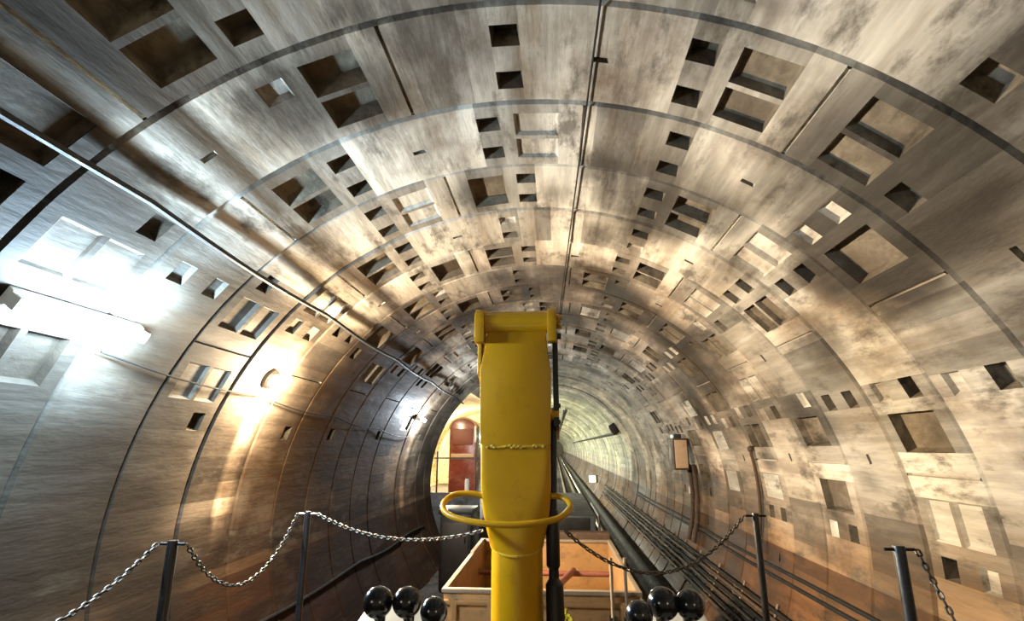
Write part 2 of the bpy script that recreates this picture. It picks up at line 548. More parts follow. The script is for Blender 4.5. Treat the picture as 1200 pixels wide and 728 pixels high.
def batten(phi, d0, d1, label, power, col=COOL, group='fluorescent battens on the left wall', nl=1, flood=0):
    root = empty('fluorescent_batten', W(phi, (d0 + d1) / 2), label, 'lamp', group)
    a = math.radians(phi)
    rad = Vector((-math.sin(a), 0, -math.cos(a)))        # inward
    tan = Vector((math.cos(a), 0, -math.sin(a)))
    b = MB()
    poly = [W(phi, d0) + tan * s_ * .045 + rad * h for s_, h in ((-1, .012), (1, .012), (.8, .05), (-.8, .05))]
    b.prism(poly, (0, 1, 0), d1 - d0, .006)
    b.build('housing', M['white'], root)
    t = MB()
    t.tube([W(phi, d0 + .03) + rad * .08, W(phi, d1 - .03) + rad * .08], .016, 14)
    t.build('tube', M['cool'], root)
    for y0, y1 in ((d0, d0 + .04), (d1 - .04, d1)):
        e = MB()
        e.prism([W(phi, y0) + tan * s_ * .03 + rad * h for s_, h in ((-1, .04), (1, .04), (1, .105), (-1, .105))], (0, 1, 0), y1 - y0, .005)
        e.build('end_cap', M['white'], root)
    for i in range(nl):
        y = d0 + (d1 - d0) * (i + .5) / nl
        light('batten_light', W(phi, y) + rad * .17, power / nl, col, .05)
    if flood: spot('batten_flood', W(phi, (d0 + d1) / 2) + rad * .14, rad, flood, (.88, .94, 1.0), .08)
    return root

def globe(phi, d, label, power):
    root = empty('bulkhead_lamp', W(phi, d), label, 'lamp')
    a = math.radians(phi)
    rad = Vector((-math.sin(a), 0, -math.cos(a))); tan = Vector((math.cos(a), 0, -math.sin(a)))
    c = W(phi, d)
    b = MB(); b.tube([c - rad * .02, c + rad * .035, c + rad * .05], [.085, .085, .07], 28); b.build('base', M['darksteel'], root)
    g = MB(); g.sphere(c + rad * .085, (.06, .06, .06), 24); g.build('globe', M['warm'], root)
    cg = MB()
    for q in range(4):
        u = tan * math.cos(q * math.pi / 4) + Vector((0, 1, 0)) * math.sin(q * math.pi / 4)
        cg.tube([c + rad * .05 + u * .072 * math.cos(s) + rad * (.10 * math.sin(s)) for s in [math.pi * i / 14 for i in range(15)]], .003, 6)
    cg.build('cage', M['darksteel'], root)
    light('globe_light', c + rad * .17, power * .42, WARM, .06)
    spot('globe_flood', c + rad * .18, rad, power, WARM, .06)

batten(-58, 1.95, 2.68, 'cool white fluorescent batten on the left wall, nearest, lost in its glare', 330, (.50, .75, 1.0), nl=3, flood=90)
globe(-60, 4.2, 'warm caged bulkhead lamp glaring on the left wall past the nearest batten', 1150)
batten(-61.5, 9.1, 9.5, 'cool white batten farther down the left wall, just before the dark opening', 240)
batten(-61.5, 22.0, 22.7, 'cool white batten on the left wall beyond the side chamber', 1200, (.95, 1.0, .82))
batten(-61.5, 30.0, 30.7, 'cool white batten on the left wall deep in the tunnel', 1200, (.95, 1.0, .80))
for y in (38, 46, 54, 64, 78, 95, 115, 138): light('tunnel_lamp', W(-61.5, y, R - .2), 1100, (.95, 1.0, .80), .1)
# unseen fill lights added behind the camera
light('rear_fill', W(-58, -1.6, R - .25), 36, (1.0, .93, .82), .2)
light('rear_fill', W(55, -2.2, R - .25), 30, (1.0, .9, .75), .2)
light('chamber_light', (-4.5, 21.3, 2.7), 1000, (1.0, .84, .58), .15)
light('chamber_light', (-3.6, 14.0, 3.3), 260, (1.0, .84, .58), .15)

w = bpy.data.worlds.new('tunnel_dark'); scene.world = w
w.use_nodes = True
w.node_tree.nodes['Background'].inputs[0].default_value = (.02, .018, .015, 1)
w.node_tree.nodes['Background'].inputs[1].default_value = .3

# ------------------------------------------------------------------ wall cables and fittings
def cable(name, pts, r, mat, label, cat, group=None, n=8):
    mb = MB(); mb.tube(pts, r, n)
    o = mb.build(name, M[mat], origin=pts[0])
    return tag(o, label, cat, group)

pts = []
for i in range(80):
    y = -3.0 + 17.6 * i / 79 if i < 79 else 14.6
    phi = -41.8 - max(0, y) * .5
    sag = .03 * abs(math.sin(math.pi * (y % 2.1) / 2.1))
    pts.append(W(phi, min(y, 11.7), R - .045) - Vector((0, 0, sag)))
pts = [p for i, p in enumerate(pts) if i == 0 or (p - pts[i - 1]).length > .02]
cable('power_cable', pts, .016, 'wire', 'thick grey cable sagging along the upper left wall towards the far opening', 'cable')
pts = [W(-61.5 - .2 * i, 2.55 + (9.1 - 2.55) * i / 40, R - .03) - Vector((0, 0, .035 * math.sin(math.pi * ((i % 10) / 10)))) for i in range(41)]
cable('lamp_wire', pts, .006, 'blackwire', 'thin dark wire strung between the lamps on the left wall', 'wire')
pts = [W(9.2 - .55 * (y - 1.5), y, R - .02) for y in [-2 + .25 * i for i in range(44)]]
cable('crown_wire', pts, .005, 'blackwire', 'thin black wire along the crown of the tunnel roof', 'wire')
cable('wall_cable', [W(-107.3 - .8 * math.sin(y * 1.7) * .3, y, R - .03) - Vector((0, 0, .04 * abs(math.sin(y * 1.3)))) for y in [-2 + .25 * i for i in range(52)]],
      .018, 'blackwire', 'single dark cable low along the left wall behind the chain posts', 'cable')
for j, ph in enumerate((101.8, 103.6)):
    cable('wall_cable', [W(ph + .25 * math.sin(y + j), y, R - .03) for y in [-2 + .3 * i for i in range(60)]], .018, 'blackwire',
          ('upper' if j == 0 else 'lower') + ' of the two dark cables low on the right wall behind the chain posts', 'cable', 'paired low cables on the right wall')
LANES = [110.5, 112.3, 114.1, 115.9, 117.7, 119.5]
ORD = ['topmost', 'second from the top', 'third from the top', 'fourth from the top', 'fifth from the top', 'lowest']
for j, ph in enumerate(LANES):
    cable('tray_cable', [W(ph, y, R - .075 - .008 * math.sin(3 * y + j)) for y in [1 + .33 * i for i in range(70)]], .02, 'brownpipe' if j % 2 else 'blackwire',
          ORD[j] + ' cable of the bracketed bundle low on the right wall', 'cable', 'cables racked at the foot of the right wall')
for j in range(22):
    y = 2.2 + .95 * j
    mb = MB()
    mb.tube([W(ph, y, R - .02) for ph in (109, 112, 115, 118, 121)], .014, 8)
    for ph in LANES:
        mb.tube([W(ph + .75, y, R - .02), W(ph + .75, y, R - .11), W(ph + .3, y, R - .125)], .009, 6)
    o = mb.build('cable_bracket', M['rim'], origin=W(115, y, R))
    tag(o, ('steel hook bracket, %s along the foot of the right wall, carrying cables' % ('nearest' if j == 0 else 'farther')) if j < 1 else
        'small steel hook bracket carrying the cable bundle at the foot of the right wall', 'bracket', None if j == 0 else 'cable brackets at the foot of the right wall')

# conduit and box on the right wall
def wallbox(mb, phi, d, hw_, hy, depth, bev=.015, base=-.02):
    a = math.radians(phi); rad = Vector((-math.sin(a), 0, -math.cos(a))); tn = Vector((math.cos(a), 0, -math.sin(a)))
    c = W(phi, d)
    poly = [c + tn * s_ * hw_ + rad * h + Vector((0, -hy, 0)) for s_, h in ((-1, base), (1, base), (1, depth), (-1, depth))]
    mb.prism(poly, (0, 1, 0), 2 * hy, bev); return mb
root = empty('junction_box', (2.12, 9.3, 1.9), 'tan junction box with two conduits hanging on the right wall', 'electrical box')
MB().box((1.92, 9.08, 1.84), (2.16, 9.5, 2.34), .015).build('body', M['brownpipe'], root)
MB().box((1.94, 9.055, 1.87), (2.135, 9.085, 2.31), .008).build('door', M['box'], root)
MB().box((1.95, 9.15, 2.335), (2.08, 9.4, 2.41), .02).build('gland', M['bluegrey'], root)
for dy in (-.15, .15):
    MB().tube([W(ph, 9.3 + dy, R - .07) for ph in (80, 85, 92, 100, 108)], .035, 10).build('conduit', M['brownpipe'], root)
mb = MB().tube([W(ph, 6.35 + .01 * (ph - 72), R - .04) for ph in (74, 78, 82, 86, 90, 96, 101)], .02, 10)
mb.sphere(W(74, 6.36, R - .04), .036, 16)
tag(mb.build('wall_conduit', M['brownpipe'], origin=W(101, 6.6)), 'dark vertical conduit running down the right wall behind the farther chain post', 'pipe')
root = empty('dark_box', W(58.5, 17.5), 'small dark square box high on the right wall deep in the tunnel', 'electrical box')
root.name = 'switch_box'
wallbox(MB(), 58.5, 17.5, .17, .16, .2).build('body', M['darksteel'], root)
wallbox(MB(), 58.5, 17.5, .13, .12, .215, .008, .19).build('lid', M['black'], root)
root = empty('square_lamp', W(110, 27.5), 'small bright square lamp low on the right wall far down the tunnel', 'lamp')
c = W(109, 27.5) + Vector((-.14, 0, 0))
MB().box(c + Vector((-.42, -.04, -.17)), c + Vector((.02, .10, .17)), .01).build('housing', M['darksteel'], root)
MB().box(c + Vector((-.40, -.05, -.15)), c + Vector((-.08, -.035, .15)), .004).build('diffuser', M['sign'], root)
light('square_light', c + Vector((-.25, -.25, 0)), 8, (1, .9, .66), .1)
# far right-wall cables
for j, (ph, lab) in enumerate(((62, 'dark cable slanting high along the far right wall beside the boom'), (15, 'dark cable near the crown of the far tunnel beside the boom'))):
    cable('far_cable', [W(ph, y, R - .09) for y in [18 + 7 * j + 1.5 * i for i in range(28)]], .04, 'blackwire', lab, 'cable')
# pipe and duct at the floor edge
cable('drain_pipe', [Vector((1.52, y, .115)) for y in [3 + 1.2 * i for i in range(110)]], .10, 'drain', 'thick black pipe along the floor edge at the right', 'pipe', n=14)
cable('edge_pipe', [Vector((1.18, y, .07)) for y in [3 + 1.2 * i for i in range(110)]], .06, 'rail', 'thin rusty pipe on the track bed beside the thick black one', 'pipe', n=10)

# ------------------------------------------------------------------ track
TC = -.08
GA = .53
def rail(x, label):
    mb = MB()
    prof = [(-.05, 0), (.05, 0), (.05, .012), (.008, .025), (.008, .085), (.028, .09), (.028, .115), (-.028, .115), (-.028, .09), (-.008, .085), (-.008, .025), (-.05, .012)]
    mb.prism([Vector((x + a_, -3.4, .075 + b_)) for a_, b_ in prof], (0, 1, 0), TUN_END + 3.0)
    tag(mb.build('rail', M['rail'], origin=(x, 0, .075)), label, 'rail')
rail(TC - GA, 'left rail of the narrow track running down the tunnel'); rail(TC + GA, 'right rail of the narrow track running down the tunnel')
rail(.88, 'loose third rail to the right of the track on the bed')
sl0 = None
for j in range(60):
    y = -3 + .72 * j
    if sl0 is None:
        mb = MB().box((TC - .85, y - .09, -.05), (TC + .85, y + .09, .078), .012)
        sl0 = mb.build('sleeper', M['ballast'], origin=(TC, y, 0)); o = sl0
    else:
        o = sl0.copy(); COL.objects.link(o); o.location = (TC, y, 0)
    tag(o, 'dark timber sleeper under the rails of the tunnel track', 'sleeper', 'sleepers of the tunnel track')

# ------------------------------------------------------------------ the flat work wagon we stand on
DECK = .72
fw = empty('work_platform', (TC, 0, .19), 'flat work wagon carrying the boom, posts and levers', 'wagon')
MB().box((-1.80, -2.6, DECK - .06), (1.50, 3.55, DECK), .008).build('deck', M['darksteel'], fw)
for x in (-.75, .59):
    MB().box((x - .06, -2.5, DECK - .24), (x + .06, 3.5, DECK - .06), .01).build('frame_beam', M['bluegrey'], fw)
def wheelset(y, parent, r=.17):
    mb = MB()
    mb.tube([Vector((TC - GA - .1, y, .19 + r)), Vector((TC + GA + .1, y, .19 + r))], .045, 16)
    for s_ in (-1, 1):
        x = TC + s_ * GA
        mb.tube([Vector((x - s_ * .056, y, .19 + r)), Vector((x - s_ * .034, y, .19 + r)), Vector((x - s_ * .028, y, .19 + r)), Vector((x + s_ * .06, y, .19 + r))],
                [r + .022, r + .022, r - .002, r - .002], 32)
    mb.build('wheelset', M['darksteel'], parent)
for y in (-1.5, 2.5): wheelset(y, fw)

# ---- chain posts
PL1, PL2 = P(203, 634, 2.28), P(361, 600, 3.24)
PR2, PR1 = P(885, 602, 3.24), P(1053, 640, 2.28)
def post(p, label, hook=-1, r=.021):
    root = empty('chain_post', (p.x, p.y, DECK), label, 'post', None)
    MB().tube([Vector((p.x, p.y, DECK)), Vector((p.x, p.y, p.z - .004)), Vector((p.x, p.y, p.z + .002))], [r, r, r * .9], 20).build('tube', M['post'], root)
    MB().tube([Vector((p.x, p.y, DECK)), Vector((p.x, p.y, DECK + .012))], .055, 20).build('foot_plate', M['post'], root)
    h = MB()
    h.tube([Vector((p.x - .055, p.y, p.z - .012)), Vector((p.x + .055, p.y, p.z - .012))], .006, 8)
    h.build('hook_pin', M['post'], root)
    return root
post(PL1, 'black chain post on the left nearest the camera')
post(PL2, 'thin black chain post on the left, the farther one', r=.018)
post(PR2, 'thin black chain post on the right, the farther one', r=.018)
post(PR1, 'black chain post at the right edge nearest the camera')
PL0 = Vector((PL1.x - .05, 1.0, PL1.z)); PR0 = Vector((PR1.x + .1, 1.0, PR1.z))

def chain(a, b, sag, label, link=.034, wire=.0042, wdt=.0115):
    n = 60
    pts = []
    for i in range(n + 1):
        t = i / n
        pts.append(a.lerp(b, t) - Vector((0, 0, 4 * sag * t * (1 - t))))
    L = [0]
    for i in range(n): L.append(L[-1] + (pts[i + 1] - pts[i]).length)
    pitch = link - 2 * wire - .001
    cnt = int(L[-1] / pitch)
    mb = MB()
    def at(s):
        s = max(0, min(L[-1], s))
        for i in range(n):
            if L[i + 1] >= s:
                return pts[i].lerp(pts[i + 1], (s - L[i]) / max(1e-9, L[i + 1] - L[i]))
        return pts[-1]
    for q in range(cnt):
        s = (q + .5) * L[-1] / cnt
        c = at(s); t = (at(s + .01) - at(s - .01)).normalized()
        side = t.cross(Vector((0, 0, 1))).normalized(); up = side.cross(t)
        rr = random.uniform(-.25, .25) + (math.pi / 4 if q % 2 else -math.pi / 4)
        u = side * math.cos(rr) + up * math.sin(rr)
        hl = link / 2 - wire; hw_ = wdt - wire
        loop = []
        for g in range(12):
            an = 2 * math.pi * g / 12
            x = math.cos(an); y = math.sin(an)
            loop.append(c + t * ((hl - hw_) * (1 if x > 0.01 else (-1 if x < -.01 else 0)) + hw_ * x) + u * hw_ * y)
        mb.tube(loop, wire, 6, closed=True)
    return tag(mb.build('chain', M['steel'], origin=a), label, 'chain')
e = lambda p, dx: Vector((p.x + dx, p.y, p.z - .012))
chain(PL0, e(PL1, -.068), .20, 'steel chain rising from the lower left edge to the nearest left post')
chain(e(PL1, .062), e(PL2, -.062), .26, 'steel chain sagging between the two left posts')
BL, BR = P(566, 622, 2.78), P(662, 622, 2.80)
chain(e(PL2, .062), BL, .085, 'thin chain from the farther left post to the yellow boom', link=.032)
chain(BR, e(PR2, -.062), .24, 'thin chain from the boom to the farther right post', link=.032)
chain(e(PR1, .064), PR0, .55, 'dark chain hanging down from the nearest right post out of view')

# ------------------------------------------------------------------ yellow boom
BY = 2.75
def B(px, py, dy=0.0):
    q = P(px, py, BY)
    return Vector((q.x, BY + dy, q.z))
foot = B(604, 728)
bx = (B(572, 715).x + B(636, 715).x) / 2
br = (B(636, 715).x - B(572, 715).x) / 2
boom = empty('crane_boom', (bx, BY + br, DECK), 'upright yellow crane boom in the middle with a round pivot on top', 'crane boom')
DEP = .20
head = [(572.5, 379), (638.5, 379), (642, 412), (645.5, 434), (645.5, 521), (562.5, 521), (562.5, 434), (567, 412)]
MB().prism([B(x, y) for x, y in head], (0, 1, 0), DEP, .006).build('head_plate', M['yellow'], boom)
# edge seams of the head plate
# square to round transition and the round mast
def sect(cx, z, hx, hy, cy, ex, n=48):
    out = []
    for i in range(n):
        g = 2 * math.pi * i / n + math.pi / n
        c_, s_ = math.cos(g), math.sin(g)
        out.append(Vector((cx + hx * math.copysign(abs(c_) ** (2 / ex), c_), cy + hy * math.copysign(abs(s_) ** (2 / ex), s_), z)))
    return out
secs = []
z0 = B(604, 520).z; z1 = B(604, 640).z
x0c = (B(563, 520).x + B(645, 520).x) / 2; hx0 = (B(645, 520).x - B(563, 520).x) / 2
for i in range(13):
    t = i / 12
    s_ = t * t * (3 - 2 * t)
    ex = 14 * (1 - s_) ** 2 + 2.0
    hx = hx0 * (1 - s_ * .9) + br * 1.04 * s_ * .9
    s_ = max(0, (t - .35) / .65) ** 2.2
    ex = 14 * (1 - min(1, t * 1.1)) ** 1.5 + 2.2
    hx = hx0 + (br * 1.05 - hx0) * s_
    secs.append(sect(x0c + (bx - x0c) * t, z0 + (z1 - z0) * t, hx, DEP / 2 + (br - DEP / 2) * s_, BY + DEP / 2 + (br - DEP / 2) * s_, ex))
    secs[-1] = [Vector((p.x, p.y, p.z - .045 * t ** 3 * (BY + br - p.y) / br)) for p in secs[-1]]
MB().loft(secs[::-1]).build('neck', M['yellow'], boom, sharp=50)
MB().tube([Vector((bx, BY + br, DECK)), Vector((bx, BY + br, z1 + .02))], br, 48).build('mast', M['yellow'], boom)
col_ = []
for dz, dr in ((.0, .0), (.002, .0045), (.009, .0045), (.012, .0)):
    col_.append([Vector((bx + (br * 1.03 + dr) * math.cos(g), BY + br + (br * 1.03 + dr) * math.sin(g), z1 - .008 + dz + .045 * math.sin(g))) for g in [2 * math.pi * q / 48 for q in range(48)]])
MB().loft(col_, caps=False).build('neck_collar', M['yellow_worn'], boom)
MB().tube([Vector((bx, BY + br, DECK)), Vector((bx, BY + br, DECK + .03))], br + .10, 40).build('base_flange', M['yellow_worn'], boom)
# welds
wb = MB()
for i in range(26):
    x = 572 + (637 - 572) * i / 25
    q = B(x, 523.5 + random.uniform(-1.2, 1.2), -.002)
    wb.sphere(q, (.012, random.uniform(.005, .009), random.uniform(.005, .009)), 10)
wb.build('weld_bead', M['yellow_worn'], boom)
# pivot
zc = B(604, 377).z; pr = (B(604, 363.5).z - B(604, 391).z) / 2
yc = BY + pr * .35
MB().tube([Vector((B(569, 377).x, yc, zc)), Vector((B(641, 377).x, yc, zc))], pr * .94, 40).build('pivot_barrel', M['yellow_gloss'], boom)
def ear(xa, xb, name):
    xa, xb = B(xa, 380).x, B(xb, 380).x
    rr = pr * 1.14
    poly = []
    for i in range(25):
        g = math.pi * i / 24
        poly.append(Vector((xa, yc + rr * math.cos(g), zc + rr * math.sin(g))))
    zb = B(604, 402).z
    poly += [Vector((xa, yc - rr * .9, zb)), Vector((xa, yc + rr, zb))]
    return MB().prism(poly, (1, 0, 0), xb - xa, .004).build(name, M['yellow'], boom)
ear(557.5, 568.5, 'pivot_ear'); ear(641.5, 652, 'pivot_ear')
# rear arm plates folded behind the head
def rear_plate(xt0, xt1, yb, mat):
    X0, X1 = B(xt0, 400).x, B(xt1, 400).x
    poly = [Vector((X0, BY + .03, B(604, 396).z)), Vector((X0, BY + .03, B(604, yb).z)), Vector((X0, BY + .24, B(604, yb + 15).z)), Vector((X0, BY + .26, B(604, 396).z))]
    return MB().prism(poly, (1, 0, 0), X1 - X0, .004).build('rear_plate', mat, boom)
rear_plate(559, 563.5, 438, M['yellow_worn']); rear_plate(647, 653.5, 500, M['black'])  # right plate is black to paint in its shade
# pin bolts at the right end of the pivot and lower pin
def bolt(x0, x1, py, r, dy, mat, name='pin_bolt'):
    z = B(604, py).z
    MB().tube([Vector((B(x0, py).x, BY + dy, z)), Vector((B(x1, py).x, BY + dy, z))], r, 6).build(name, mat, boom)
MB().tube([Vector((B(651, 377).x, yc, zc)), Vector((B(655.5, 377).x, yc, zc))], pr * .62, 24).build('pivot_cap', M['yellow'], boom)
bolt(655, 658.5, 372, .014, pr * .3, M['yellow_worn']); bolt(655, 658.5, 383, .014, pr * .2, M['yellow_worn'])
bolt(652, 657.5, 394, .017, .02, M['black'])
MB().tube([Vector((B(646, 485).x, BY + .06, B(604, 485).z)), Vector((B(655, 485).x, BY + .06, B(604, 485).z))], .034, 24).build('lower_pin', M['yellow'], boom)
bolt(652, 657, 475, .013, .05, M['black']); bolt(652, 657, 494.5, .013, .05, M['black'])
# black hydraulic ram on the right side
hx = B(650.5, 600).x
ram = MB(); ram.tube([Vector((hx, BY + .11, B(604, 483).z)), Vector((hx - .012, BY + .11, B(604, 604).z))], .021, 16)
ram.build('ram_rod', M['black'], boom)
ram = MB()
ram.tube([Vector((hx - .012, BY + .11, B(604, 600).z)), Vector((hx - .014, BY + .11, B(604, 606).z)), Vector((hx - .014, BY + .11, B(604, 668).z)), Vector((hx - .012, BY + .11, B(604, 672).z)),
          Vector((hx - .012, BY + .11, B(604, 684).z)), Vector((hx - .010, BY + .10, B(604, 690).z)), Vector((hx, BY + .10, DECK + .2))],
         [.026, .034, .034, .024, .026, .043, .050], 20)
ram.build('ram_barrel', M['black'], boom)
MB().box((hx - .06, BY + .02, DECK), (hx + .07, BY + .20, DECK + .22), .01).build('ram_foot', M['black'], boom)
# ring guard
gp = [(578, 589, BY + .05), (567, 582, BY + .04), (550, 578.5, BY + .04), (533, 580, BY + .03), (522, 587, BY - .01), (519.5, 596, BY - .07), (527, 604, BY - .12), (545, 610, BY - .16), (570, 614, BY - .19),
      (600, 615.5, BY - .20), (630, 613, BY - .19), (652, 608.5, BY - .15), (664, 601, BY - .10), (668.5, 593, BY - .04), (664, 586, BY + .02), (654, 582, BY + .05), (643, 582, BY + .06), (632, 588, BY + .06)]
cp = [P(x, y, dd_) for x, y, dd_ in gp]
def crom(pts, m=6):
    out = []
    for i in range(len(pts) - 1):
        p0, p1, p2, p3 = pts[max(0, i - 1)], pts[i], pts[i + 1], pts[min(len(pts) - 1, i + 2)]
        for j in range(m):
            t = j / m
            out.append(.5 * ((2 * p1) + (p2 - p0) * t + (2 * p0 - 5 * p1 + 4 * p2 - p3) * t * t + (3 * p1 - p0 - 3 * p2 + p3) * t ** 3))
    return out + [pts[-1]]
MB().tube(crom(cp), .0145, 12).build('guard_ring', M['yellow'], boom)

# ------------------------------------------------------------------ control levers and consoles
def console(x0, x1, pyt, yb, yf, label, mark):
    xa, xb = P(x0, pyt, yb).x, P(x1, pyt, yb).x
    zt = P(600, pyt, yb).z
    root = empty('control_console', ((xa + xb) / 2, (yb + yf) / 2, DECK), label, 'control console')
    zl = zt - .07
    MB().prism([Vector((xa, yb, DECK)), Vector((xa, yb, zt)), Vector((xa, yf, zl)), Vector((xa, yf, DECK))], (1, 0, 0), xb - xa, .008).build('pedestal', M['console'], root)
    nrm = Vector((0, -(zt - zl), yb - yf)).normalized()
    sl = MB()
    for i in range(3):
        x = xa + (xb - xa) * (i + .5) / 3
        c = Vector((x, (yb + yf) / 2, (zt + zl) / 2))
        sl.prism([c + Vector((a_, 0, 0)) + Vector((0, b_, b_ * (zt - zl) / (yb - yf))) + nrm * -.002 for a_, b_ in ((-.013, -.06), (.013, -.06), (.013, .06), (-.013, .06))], nrm, .006, .001)
    sl.build('slot_plate', M['darksteel'], root)
    return root
console(432, 523, 711, 1.32, .98, 'cream control console under the three black knobs at lower left', 0)
console(738, 824, 711, 1.32, .98, 'cream control console under the three black knobs at lower right', 0)
zpan = lambda y, zt: zt - .07 * (1.32 - y) / .34
ztop = P(600, 711, 1.32).z
def lever(px, py, rpx, label, d=1.12, sq=1.0):
    c = P(px, py, d)
    r = rpx * d / F
    base_y = d + .03
    zb = zpan(base_y, ztop)
    root = empty('control_lever', (c.x, base_y, zb), label, 'lever', None)
    b = Vector((c.x + (.004 if px < 600 else -.004), base_y, zb + .012))
    MB().tube([b, c], .006, 12).build('rod', M['darksteel'], root)
    k = MB(); k.sphere(c, (r * sq, r, r), 40)
    dr = (b - c).normalized()
    k.tube([c + dr * r * .85, c + dr * (r + .012)], [.013, .010], 16)
    k.build('knob', M['knob'], root)
    MB().tube([Vector((b.x, b.y, zb + .0115)), Vector((b.x, b.y, zb + .013)), Vector((b.x, b.y, zb + .014))], [.020, .017, .009], 18).build('boot', M['black'], root)
lever(443, 706, 16, 'black ball lever knob, leftmost of the left three')
lever(477, 706, 15.6, 'black ball lever knob, middle of the left three')
lever(508.5, 717, 14.6, 'black ball lever knob, right of the left three and lower', d=1.07)
lever(749, 721, 14, 'black ball lever knob, left of the right three and lower', d=1.07)
lever(777, 707.5, 16, 'black ball lever knob, middle of the right three')
lever(808.5, 709, 15, 'black ball lever knob, rightmost of the right three')

# ------------------------------------------------------------------ ochre tub wagon ahead
WY0, WY1 = 3.96, 6.02
fl_, fr_ = P(520, 692, WY0), P(750, 692, WY0)
WX0, WX1, WT = fl_.x, fr_.x, fl_.z
WB = .55
wg = empty('tub_wagon', ((WX0 + WX1) / 2, (WY0 + WY1) / 2, .19), 'open ochre tub wagon on the track just beyond the yellow boom', 'wagon')
tk = .022
MB().box((WX0, WY0, WB), (WX1, WY0 + tk, WT), .004).build('end_panel', M['wagon'], wg)
MB().box((WX0, WY1 - tk, WB), (WX1, WY1, WT), .004).build('end_panel', M['wagon'], wg)
for x in (WX0, WX1 - tk):
    MB().box((x, WY0 + tk, WB), (x + tk, WY1 - tk, WT), .004).build('side_panel', M['wagon'], wg)
MB().box((WX0, WY0, WB - .03), (WX1, WY1, WB), .004).build('tub_floor', M['wagon'], wg)
r = MB()
e_ = .035
r.box((WX0 - .012, WY0 - .014, WT - .012), (WX1 + .012, WY0 + e_, WT + .014), .004)
r.build('rim', M['rim'], wg); r = MB()
r.box((WX0 - .012, WY1 - e_, WT - .012), (WX1 + .012, WY1 + .014, WT + .014), .004)
r.build('rim', M['rim'], wg)
for x in (WX0 - .012, WX1 - e_ + .012):
    MB().box((x, WY0 + e_, WT - .012), (x + e_, WY0 + (WY1 - WY0) * .62, WT + .014), .004).build('side_rim', M['rim'], wg)
    MB().box((x, WY0 + (WY1 - WY0) * .62, WT - .03), (x + e_, WY1 - e_, WT + .022), .004).build('side_rim', M['rim'], wg)
for x in (WX0 + .05, WX0 + .30, WX1 - .14):
    MB().box((x, WY0 - .022, WB), (x + .045, WY0 - .001, WT - .05), .004).build('stiffener', M['wagon'], wg)
MB().box((WX0, WY0 - .02, WT - .085), (WX1, WY0 - .002, WT - .055), .004).build('stiffener', M['wagon'], wg)
yb_ = WY1 - .45
MB().tube([Vector((WX0 + tk, yb_, WT - .22)), Vector((WX1 - tk, yb_, WT - .22))], .025, 12).build('cross_bar', M['redoxide'], wg)
MB().tube([P(672, 669, yb_), P(646, 694, WY0 + .75)], .03, 12).build('strut', M['redoxide'], wg)
for s_, pxx in ((0, 716), (1, 732.5)):
    q = P(pxx, 655, WY0 - .08)
    MB().tube([Vector((q.x, WY0 - .045, WB - .05)), Vector((q.x, WY0 - .045, q.z))], .011, 12).build('grab_bar', M['rim'], wg)
    MB().box((q.x - .02, WY0 - .055, WT - .16), (q.x + .02, WY0 + .002, WT - .13), .003).build('bar_clip', M['darksteel'], wg)
for x in (TC - .35, TC + .25):
    MB().box((x, WY0 + .1, WB - .16), (x + .1, WY1 - .1, WB - .03), .008).build('chassis_beam', M['darksteel'], wg)
for y in (WY0 + .5, WY1 - .5): wheelset(y, wg, .15)
MB().tube([Vector((TC, 3.55, .55)), Vector((TC, WY0 + .1, .47))], .035, 12).build('drawbar', M['darksteel'], wg)
# yellow painted mark on the end panel
mk = MB()
def stroke(pts, wd):
    for a_, b_ in zip(pts[:-1], pts[1:]):
        pa, pb = P(a_[0], a_[1], WY0 - .003), P(b_[0], b_[1], WY0 - .003)
        dv = (pb - pa); dv.y = 0; dv.normalize(); nv = Vector((-dv.z, 0, dv.x)) * wd
        mk.prism([Vector((q.x, WY0 - .006, q.z)) for q in (pa - nv, pb - nv, pb + nv, pa + nv)], (0, 1, 0), .005)
stroke([(664, 710), (661.5, 715), (660.5, 722), (661, 732), (664, 735), (668, 733), (669, 728), (667.5, 723), (664, 721.5), (661, 725)], .013)
mk.build('painted_digit', M['mark'], wg)

# dark locomotive beyond the tub
LY0, LY1 = 6.9, 10.2
lc = empty('tunnel_locomotive', (TC, (LY0 + LY1) / 2, .19), 'low dark blue-grey locomotive coupled beyond the ochre tub wagon', 'locomotive')
lz = P(670, 604, LY0).z
MB().box((TC - .56, LY0, .35), (TC + .56, LY1, lz), .03).build('hood', M['bluegrey'], lc)
MB().box((TC - .62, LY0 - .22, P(670, 628, 6.68).z - .06), (TC + .70, LY0 - .05, P(670, 624, 6.68).z), .012).build('buffer_beam', M['brownpipe'], lc)
MB().box((TC - .5, LY0 - .06, .36), (TC + .5, LY0 + .02, lz - .2), .01).build('front_plate', M['darksteel'], lc)
MB().box((TC - .48, LY0 - .015, lz - .17), (TC + .48, LY0 + .01, lz - .03), .006).build('grille', M['black'], lc)
MB().tube([Vector((TC + .60, LY0 + .05, lz - .35)), Vector((TC + .60, LY0 + .05, lz - .02)), Vector((TC + .60, LY0 + 1.4, lz + .0)), Vector((TC + .60, LY0 + 1.4, lz - .4))], .016, 10).build('side_handrail', M['steel'], lc)
for y in (LY0 + .7, LY1 - .7): wheelset(y, lc, .17)
MB().tube([Vector((TC, WY1 - .1, .47)), Vector((TC, LY0 + .02, .47))], .035, 12).build('drawbar', M['darksteel'], lc)

